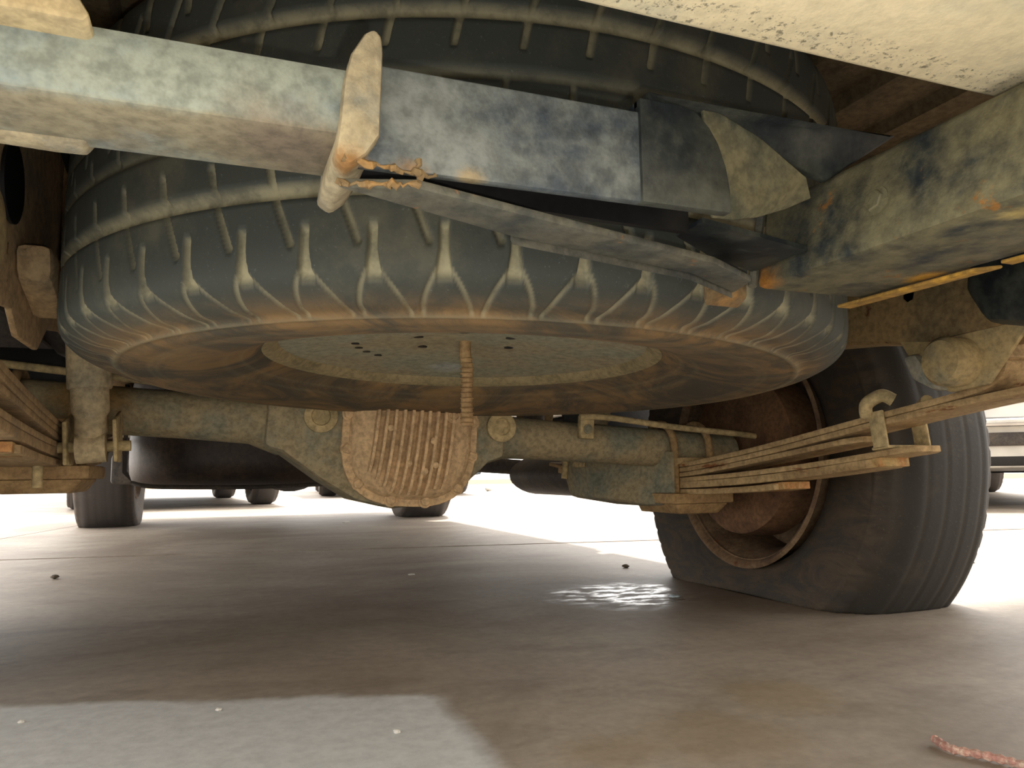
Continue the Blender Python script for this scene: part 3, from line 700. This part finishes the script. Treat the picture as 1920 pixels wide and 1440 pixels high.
# ---- hoist rod hanging from the middle of the spare
hr = MB(); hr.tube(smooth_path([(-.0272, -.3934, .40), (-.029, -.3934, .36), (-.026, -.3934, .335), (-.0275, -.3934, .305), (-.026, -.3934, .276)]), [.0065] * 33, 10)
hoist = part(hr, 'hoist_rod', 'ubolt', 0, label='rusty hoist rod hanging from the spare wheel centre')
for k in range(14):
    MB().lathe([(.0062, -.0012), (.0080, 0), (.0062, .0012)], (-.0272, -.3934, .279 + k * .0055), (0, 0, 1), 12).build('thread', 'ubolt', hoist)
part(MB().box((-.0272, -.3934, .400), (.09, .028, .005)), 'hoist_plate', 'rim_edge', .001, hoist)

# ---- tank, shaft, gearbox, exhaust
def rounded_tank():
    mb = MB(); rings = []
    for k, (s, z) in enumerate([(.80, .206), (.90, .209), (.96, .217), (.99, .232), (1, .255), (1, .40), (.97, .43)]):
        ring = []
        for i in range(48):
            a = 2 * PI * i / 48; e = 4.
            r = 1 / (abs(math.cos(a)) ** e + abs(math.sin(a)) ** e) ** (1 / e)
            ring.append((-.235 + .225 * r * math.cos(a) * (1 - (1 - s) * .7), .80 + .44 * r * math.sin(a) * s, z))
        rings.append(ring)
    vs = [p for r in rings for p in r]; n = 48
    fs = [(i * n + j, i * n + (j + 1) % n, (i + 1) * n + (j + 1) % n, (i + 1) * n + j) for i in range(len(rings) - 1) for j in range(n)] + [tuple(range(n))[::-1], tuple(range((len(rings) - 1) * n, len(rings) * n))]
    return mb.add(vs, fs)
tank = part(rounded_tank(), 'fuel_tank', 'tank', 0, label='black glossy fuel tank')
for v in (.58, 1.02):
    mb = MB(); mb.prism([(-.47, v, .42), (-.468, v, .235), (-.44, v, .206), (-.40, v, .2015), (-.06, v, .2015), (-.03, v, .206), (-.004, v, .235), (-.002, v, .42), (-.008, v, .42), (-.010, v, .238), (-.034, v, .212), (-.06, v, .2075), (-.40, v, .2075), (-.436, v, .212), (-.462, v, .238), (-.464, v, .42)], (0, .03, 0))
    mb.build('tank_strap', 'dark', tank)
mb = MB(); mb.tube(smooth_path([(-.43, .37, .215), (-.38, .35, .207), (-.20, .36, .204), (-.05, .365, .210), (.02, .38, .225)]), .004, 8); mb.build('tank_seam', 'dark', tank)
mb = MB(); mb.tube([(-.01, .26, .295), (.0, 1.35, .33)], .035, 20); part(mb, 'drive_shaft', 'dark')
part(MB().lathe([(.05, 0), (.09, .05), (.10, .3), (.14, .5), (.18, .8)], (0, 1.35, .34), (0, 1, 0), 28), 'gearbox', 'dark')
part(MB().prism([(-.22, 2.2, .215), (.22, 2.2, .215), (.28, 2.2, .40), (-.28, 2.2, .40)], (0, .8, 0)), 'sump_guard', 'dark', .02)
part(MB().prism([(-.60, 1.52, .205), (.50, 1.52, .205), (.50, 1.52, .30), (-.60, 1.52, .30)], (0, .10, 0)), 'crossmember', 'dark', .012)
mb = MB(); mb.tube([(-.55, 2.55, .24), (-.25, 2.5, .22)], .025, 12); mb.tube([(.55, 2.55, .25), (.25, 2.5, .22)], .025, 12); part(mb, 'control_arm', 'dark')
mb = MB(); 
ms = []
for v, s in ((.42, .6), (.45, .92), (.48, 1), (.92, 1), (.95, .92), (.98, .6)):
    ms.append([(.665 + .105 * s * math.cos(a), v + .1, .218 + .060 * s * math.sin(a)) for a in [2 * PI * k / 28 for k in range(28)]])
vs = [p for r in ms for p in r]; n = 28
mb.add(vs, [(i * n + j, i * n + (j + 1) % n, (i + 1) * n + (j + 1) % n, (i + 1) * n + j) for i in range(5) for j in range(n)] + [tuple(range(n))[::-1], tuple(range(5 * n, 6 * n))])
muf = part(mb, 'muffler', 'dark')
mb = MB(); mb.tube(smooth_path([(.64, 1.05, .24), (.34, 1.3, .27), (.25, 1.7, .3), (.22, 2.3, .3)]), .024, 14); mb.build('exhaust_pipe', 'dark', muf)
mb = MB(); mb.tube(smooth_path([(.62, .54, .25), (.38, .36, .30), (.30, .15, .40), (.30, -.05, .44), (.34, -.3, .46), (.38, -.7, .46)]), .022, 14); mb.build('tail_pipe', 'dark', muf)
# gearbox shield plate with a bent lit edge, in front of the right spring
part(MB().prism([(.30, .33, .268), (.46, .33, .262), (.46, .33, .256), (.30, .33, .262)], (0, .10, 0)), 'bracket', 'dark', .001)
part(MB().prism([(.43, .10, .262), (.455, -.06, .262), (.455, -.06, .165), (.435, .0, .162), (.385, .10, .175), (.37, .12, .262)], (0, .12, 0)), 'spring_bracket', 'axle', .006)

# ================================================================== OTHER CARS
def car(name, label, loc, rz, mt, L=4.2, W=1.7, H=1.45, hz=.16, kind='car'):
    root = empty(name, label, kind, loc, rz)
    h = W / 2
    wb = L * .30
    low = [(-L / 2, .34), (-L / 2 + .02, .22), (-wb - .36, .20)] + arch(-wb, .31, .36, .20, 10) + arch(wb, .31, .36, .20, 10) + [(L / 2 - .02, .22), (L / 2, .34)]
    up = [(L / 2, .60), (L / 2 - .12, .72), (L / 2 - 1.0, .90), (.25, H - .04), (0, H), (-L * .30, H - .02), (-L / 2 + .22, .95), (-L / 2 + .04, .88), (-L / 2, .6)]
    lowb = [(y, z) for y, z in low]
    bd = MB().prism([(-h, y, z) for y, z in lowb + up], (W, 0, 0)); body = bd.build('body', mt, root, .03, seg=2)
    # glass
    MB().prism([(-h + .16, L / 2 - 1.03, .93), (h - .16, L / 2 - 1.03, .93), (h - .22, .30, H - .06), (-h + .22, .30, H - .06)], (0, .012, .012)).build('windscreen', 'glass', root)
    for s in (-1, 1):
        MB().prism([(s * h, L / 2 - 1.25, .95), (s * h, .22, H - .1), (s * h, -L * .28, H - .1), (s * h, -L / 2 + .45, .97)], (s * .004, 0, 0)).build('side_window', 'glass', root)
        MB().box((s * (h - .22), L / 2 - .01, .66), (.32, .05, .12)).build('headlamp', 'lamp_lens', root, .01)
        MB().box((s * (h - .14), -L / 2 + .0, .80), (.2, .04, .14)).build('tail_lamp', 'red_lens', root, .01)
        for y in (-wb, wb):
            wl = bpy.data.objects.new('wheel', None); COL.objects.link(wl); wl.parent = root; wl.location = (s * (h - .115), y, .305)
            tyre(wl, 'tyre', .312, .105, .27, .195, 96, 44, 'tyre_far', pat_worn, flat_fn(.305, .05, .004, s), axis='x')
            MB().lathe([(0, .085), (.05, .09), (.09, .07), (.18, .075), (.205, .095), (.2, .05), (0, .05)], (0, 0, 0), (s, 0, 0), 32).build('rim', 'alloy', wl)
            for k in range(5):
                q = 2 * PI * k / 5
                MB().box((s * .085, .11 * math.cos(q), .11 * math.sin(q)), (.012, .15, .03), Matrix.Rotation(q, 3, 'X')).build('spoke', 'alloy', wl, .003)
    for e in (-1, 1):
        MB().box((0, e * (L / 2 + .02), .46), (W - .1, .08, .05)).build('bumper_strip', 'chrome', root, .012)
        MB().box((0, e * (L / 2 - .01), .37), (W - .06, .06, .07)).build('lower_valance', 'dark', root, .01)
        MB().box((0, e * (L / 2 - .04), .28), (W - .14, .06, .10)).build('air_dam', 'black', root, .01)
    MB().box((0, L / 2 + .0, .62), (.7, .03, .10)).build('grille', 'black', root, .01)
    MB().box((0, 0, .23), (W - .3, L - 1.3, .08)).build('underbody', 'black', root, .02)
    return root
car('hatchback_car', 'silver car parked nose-on beyond the truck, its tyres seen left of the differential', (-.72, 6.6, 0), PI + .12, 'silver_car', L=3.9, W=1.52)
car('saloon_car', 'grey car further away, its tyres seen just left and right of the differential', (1.75, 8.9, 0), PI - .1, 'blue_car', L=4.3)
car('estate_car', 'white car with bright bumper strips at the right edge of the photo', (4.95, 3.35, 0), 2.45, 'white_car', L=4.4)

# ================================================================== SMALL THINGS ON THE FLOOR
def pebble(name, label, cat, x, y, r, mt, flat=.4, seed=0, group=None):
    bm = bmesh.new(); bmesh.ops.create_icosphere(bm, subdivisions=2, radius=r)
    for v in bm.verts:
        n_ = noise.noise(v.co * (1.6 / r) + Vector((seed, 0, 0))); v.co *= 1 + .35 * n_
        v.co.z *= flat
    mz = min(v.co.z for v in bm.verts)
    for v in bm.verts: v.co.z -= mz
    me = bpy.data.meshes.new(name); bm.to_mesh(me); bm.free(); me.shade_smooth(); me.materials.append(M[mt])
    o = bpy.data.objects.new(name, me); COL.objects.link(o); o.location = (x, y, -.0003); tag(o, label, cat, group); return o
pebble('paper_scrap', 'pale blue scrap on the floor before the flat tyre', 'scrap', .485, .005, .010, 'chip_blue', .25, 2)
pebble('plaster_chip', 'white crumb on the bluish patch of floor at bottom centre', 'crumb', -.13, -.51, .0035, 'chip_white', .5, 3)
pebble('plaster_chip', 'white crumb near the far edge of the bluish floor patch', 'crumb', -.275, -.38, .003, 'chip_white', .5, 4)
pebble('plaster_chip', 'white crumb by the left edge of the floor, bottom left', 'crumb', -.445, -.345, .003, 'chip_white', .5, 5)
pebble('plaster_chip', 'flat white chip on shaded floor below the differential', 'chip', .13, .52, .008, 'chip_white', .2, 6)
pebble('pebble', 'small dark pebble on sunlit floor just left of the flat tyre', 'pebble', .62, .42, .008, 'stone', .5, 7)
pebble('pebble', 'small dark pebble on shaded floor at far left', 'pebble', -.62, .82, .009, 'stone', .5, 8)
pebble('rubble_lump', 'pale lump of rubble on bright floor right of the differential', 'rubble', 3.0, 8.2, .06, 'chip_white', .6, 9)
pebble('leaf_scrap', 'flat white scrap in front of the hidden front tyre', 'scrap', .30, 2.55, .02, 'chip_white', .15, 10)
rnd = random.Random(3)
for k in range(9):
    pebble('grit', 'dark speck of grit on the lit floor right of the flat tyre', 'grit', 1.05 + rnd.random() * .55, -.25 + rnd.random() * .6, .003 + rnd.random() * .003, 'stone', .5, 20 + k, 'grit specks right of the flat tyre')
mb = MB(); mb.tube(smooth_path([(.268, -.712, .0045), (.262, -.732, .004), (.272, -.750, .004), (.279, -.770, .004), (.280, -.79, .0045), (.286, -.81, .004)]), [.0034] + [.0026 + .0006 * (k % 3) for k in range(40)], 8)
tag(mb.build('twig', 'twig'), 'thin pinkish twig on the floor at bottom right', 'twig')
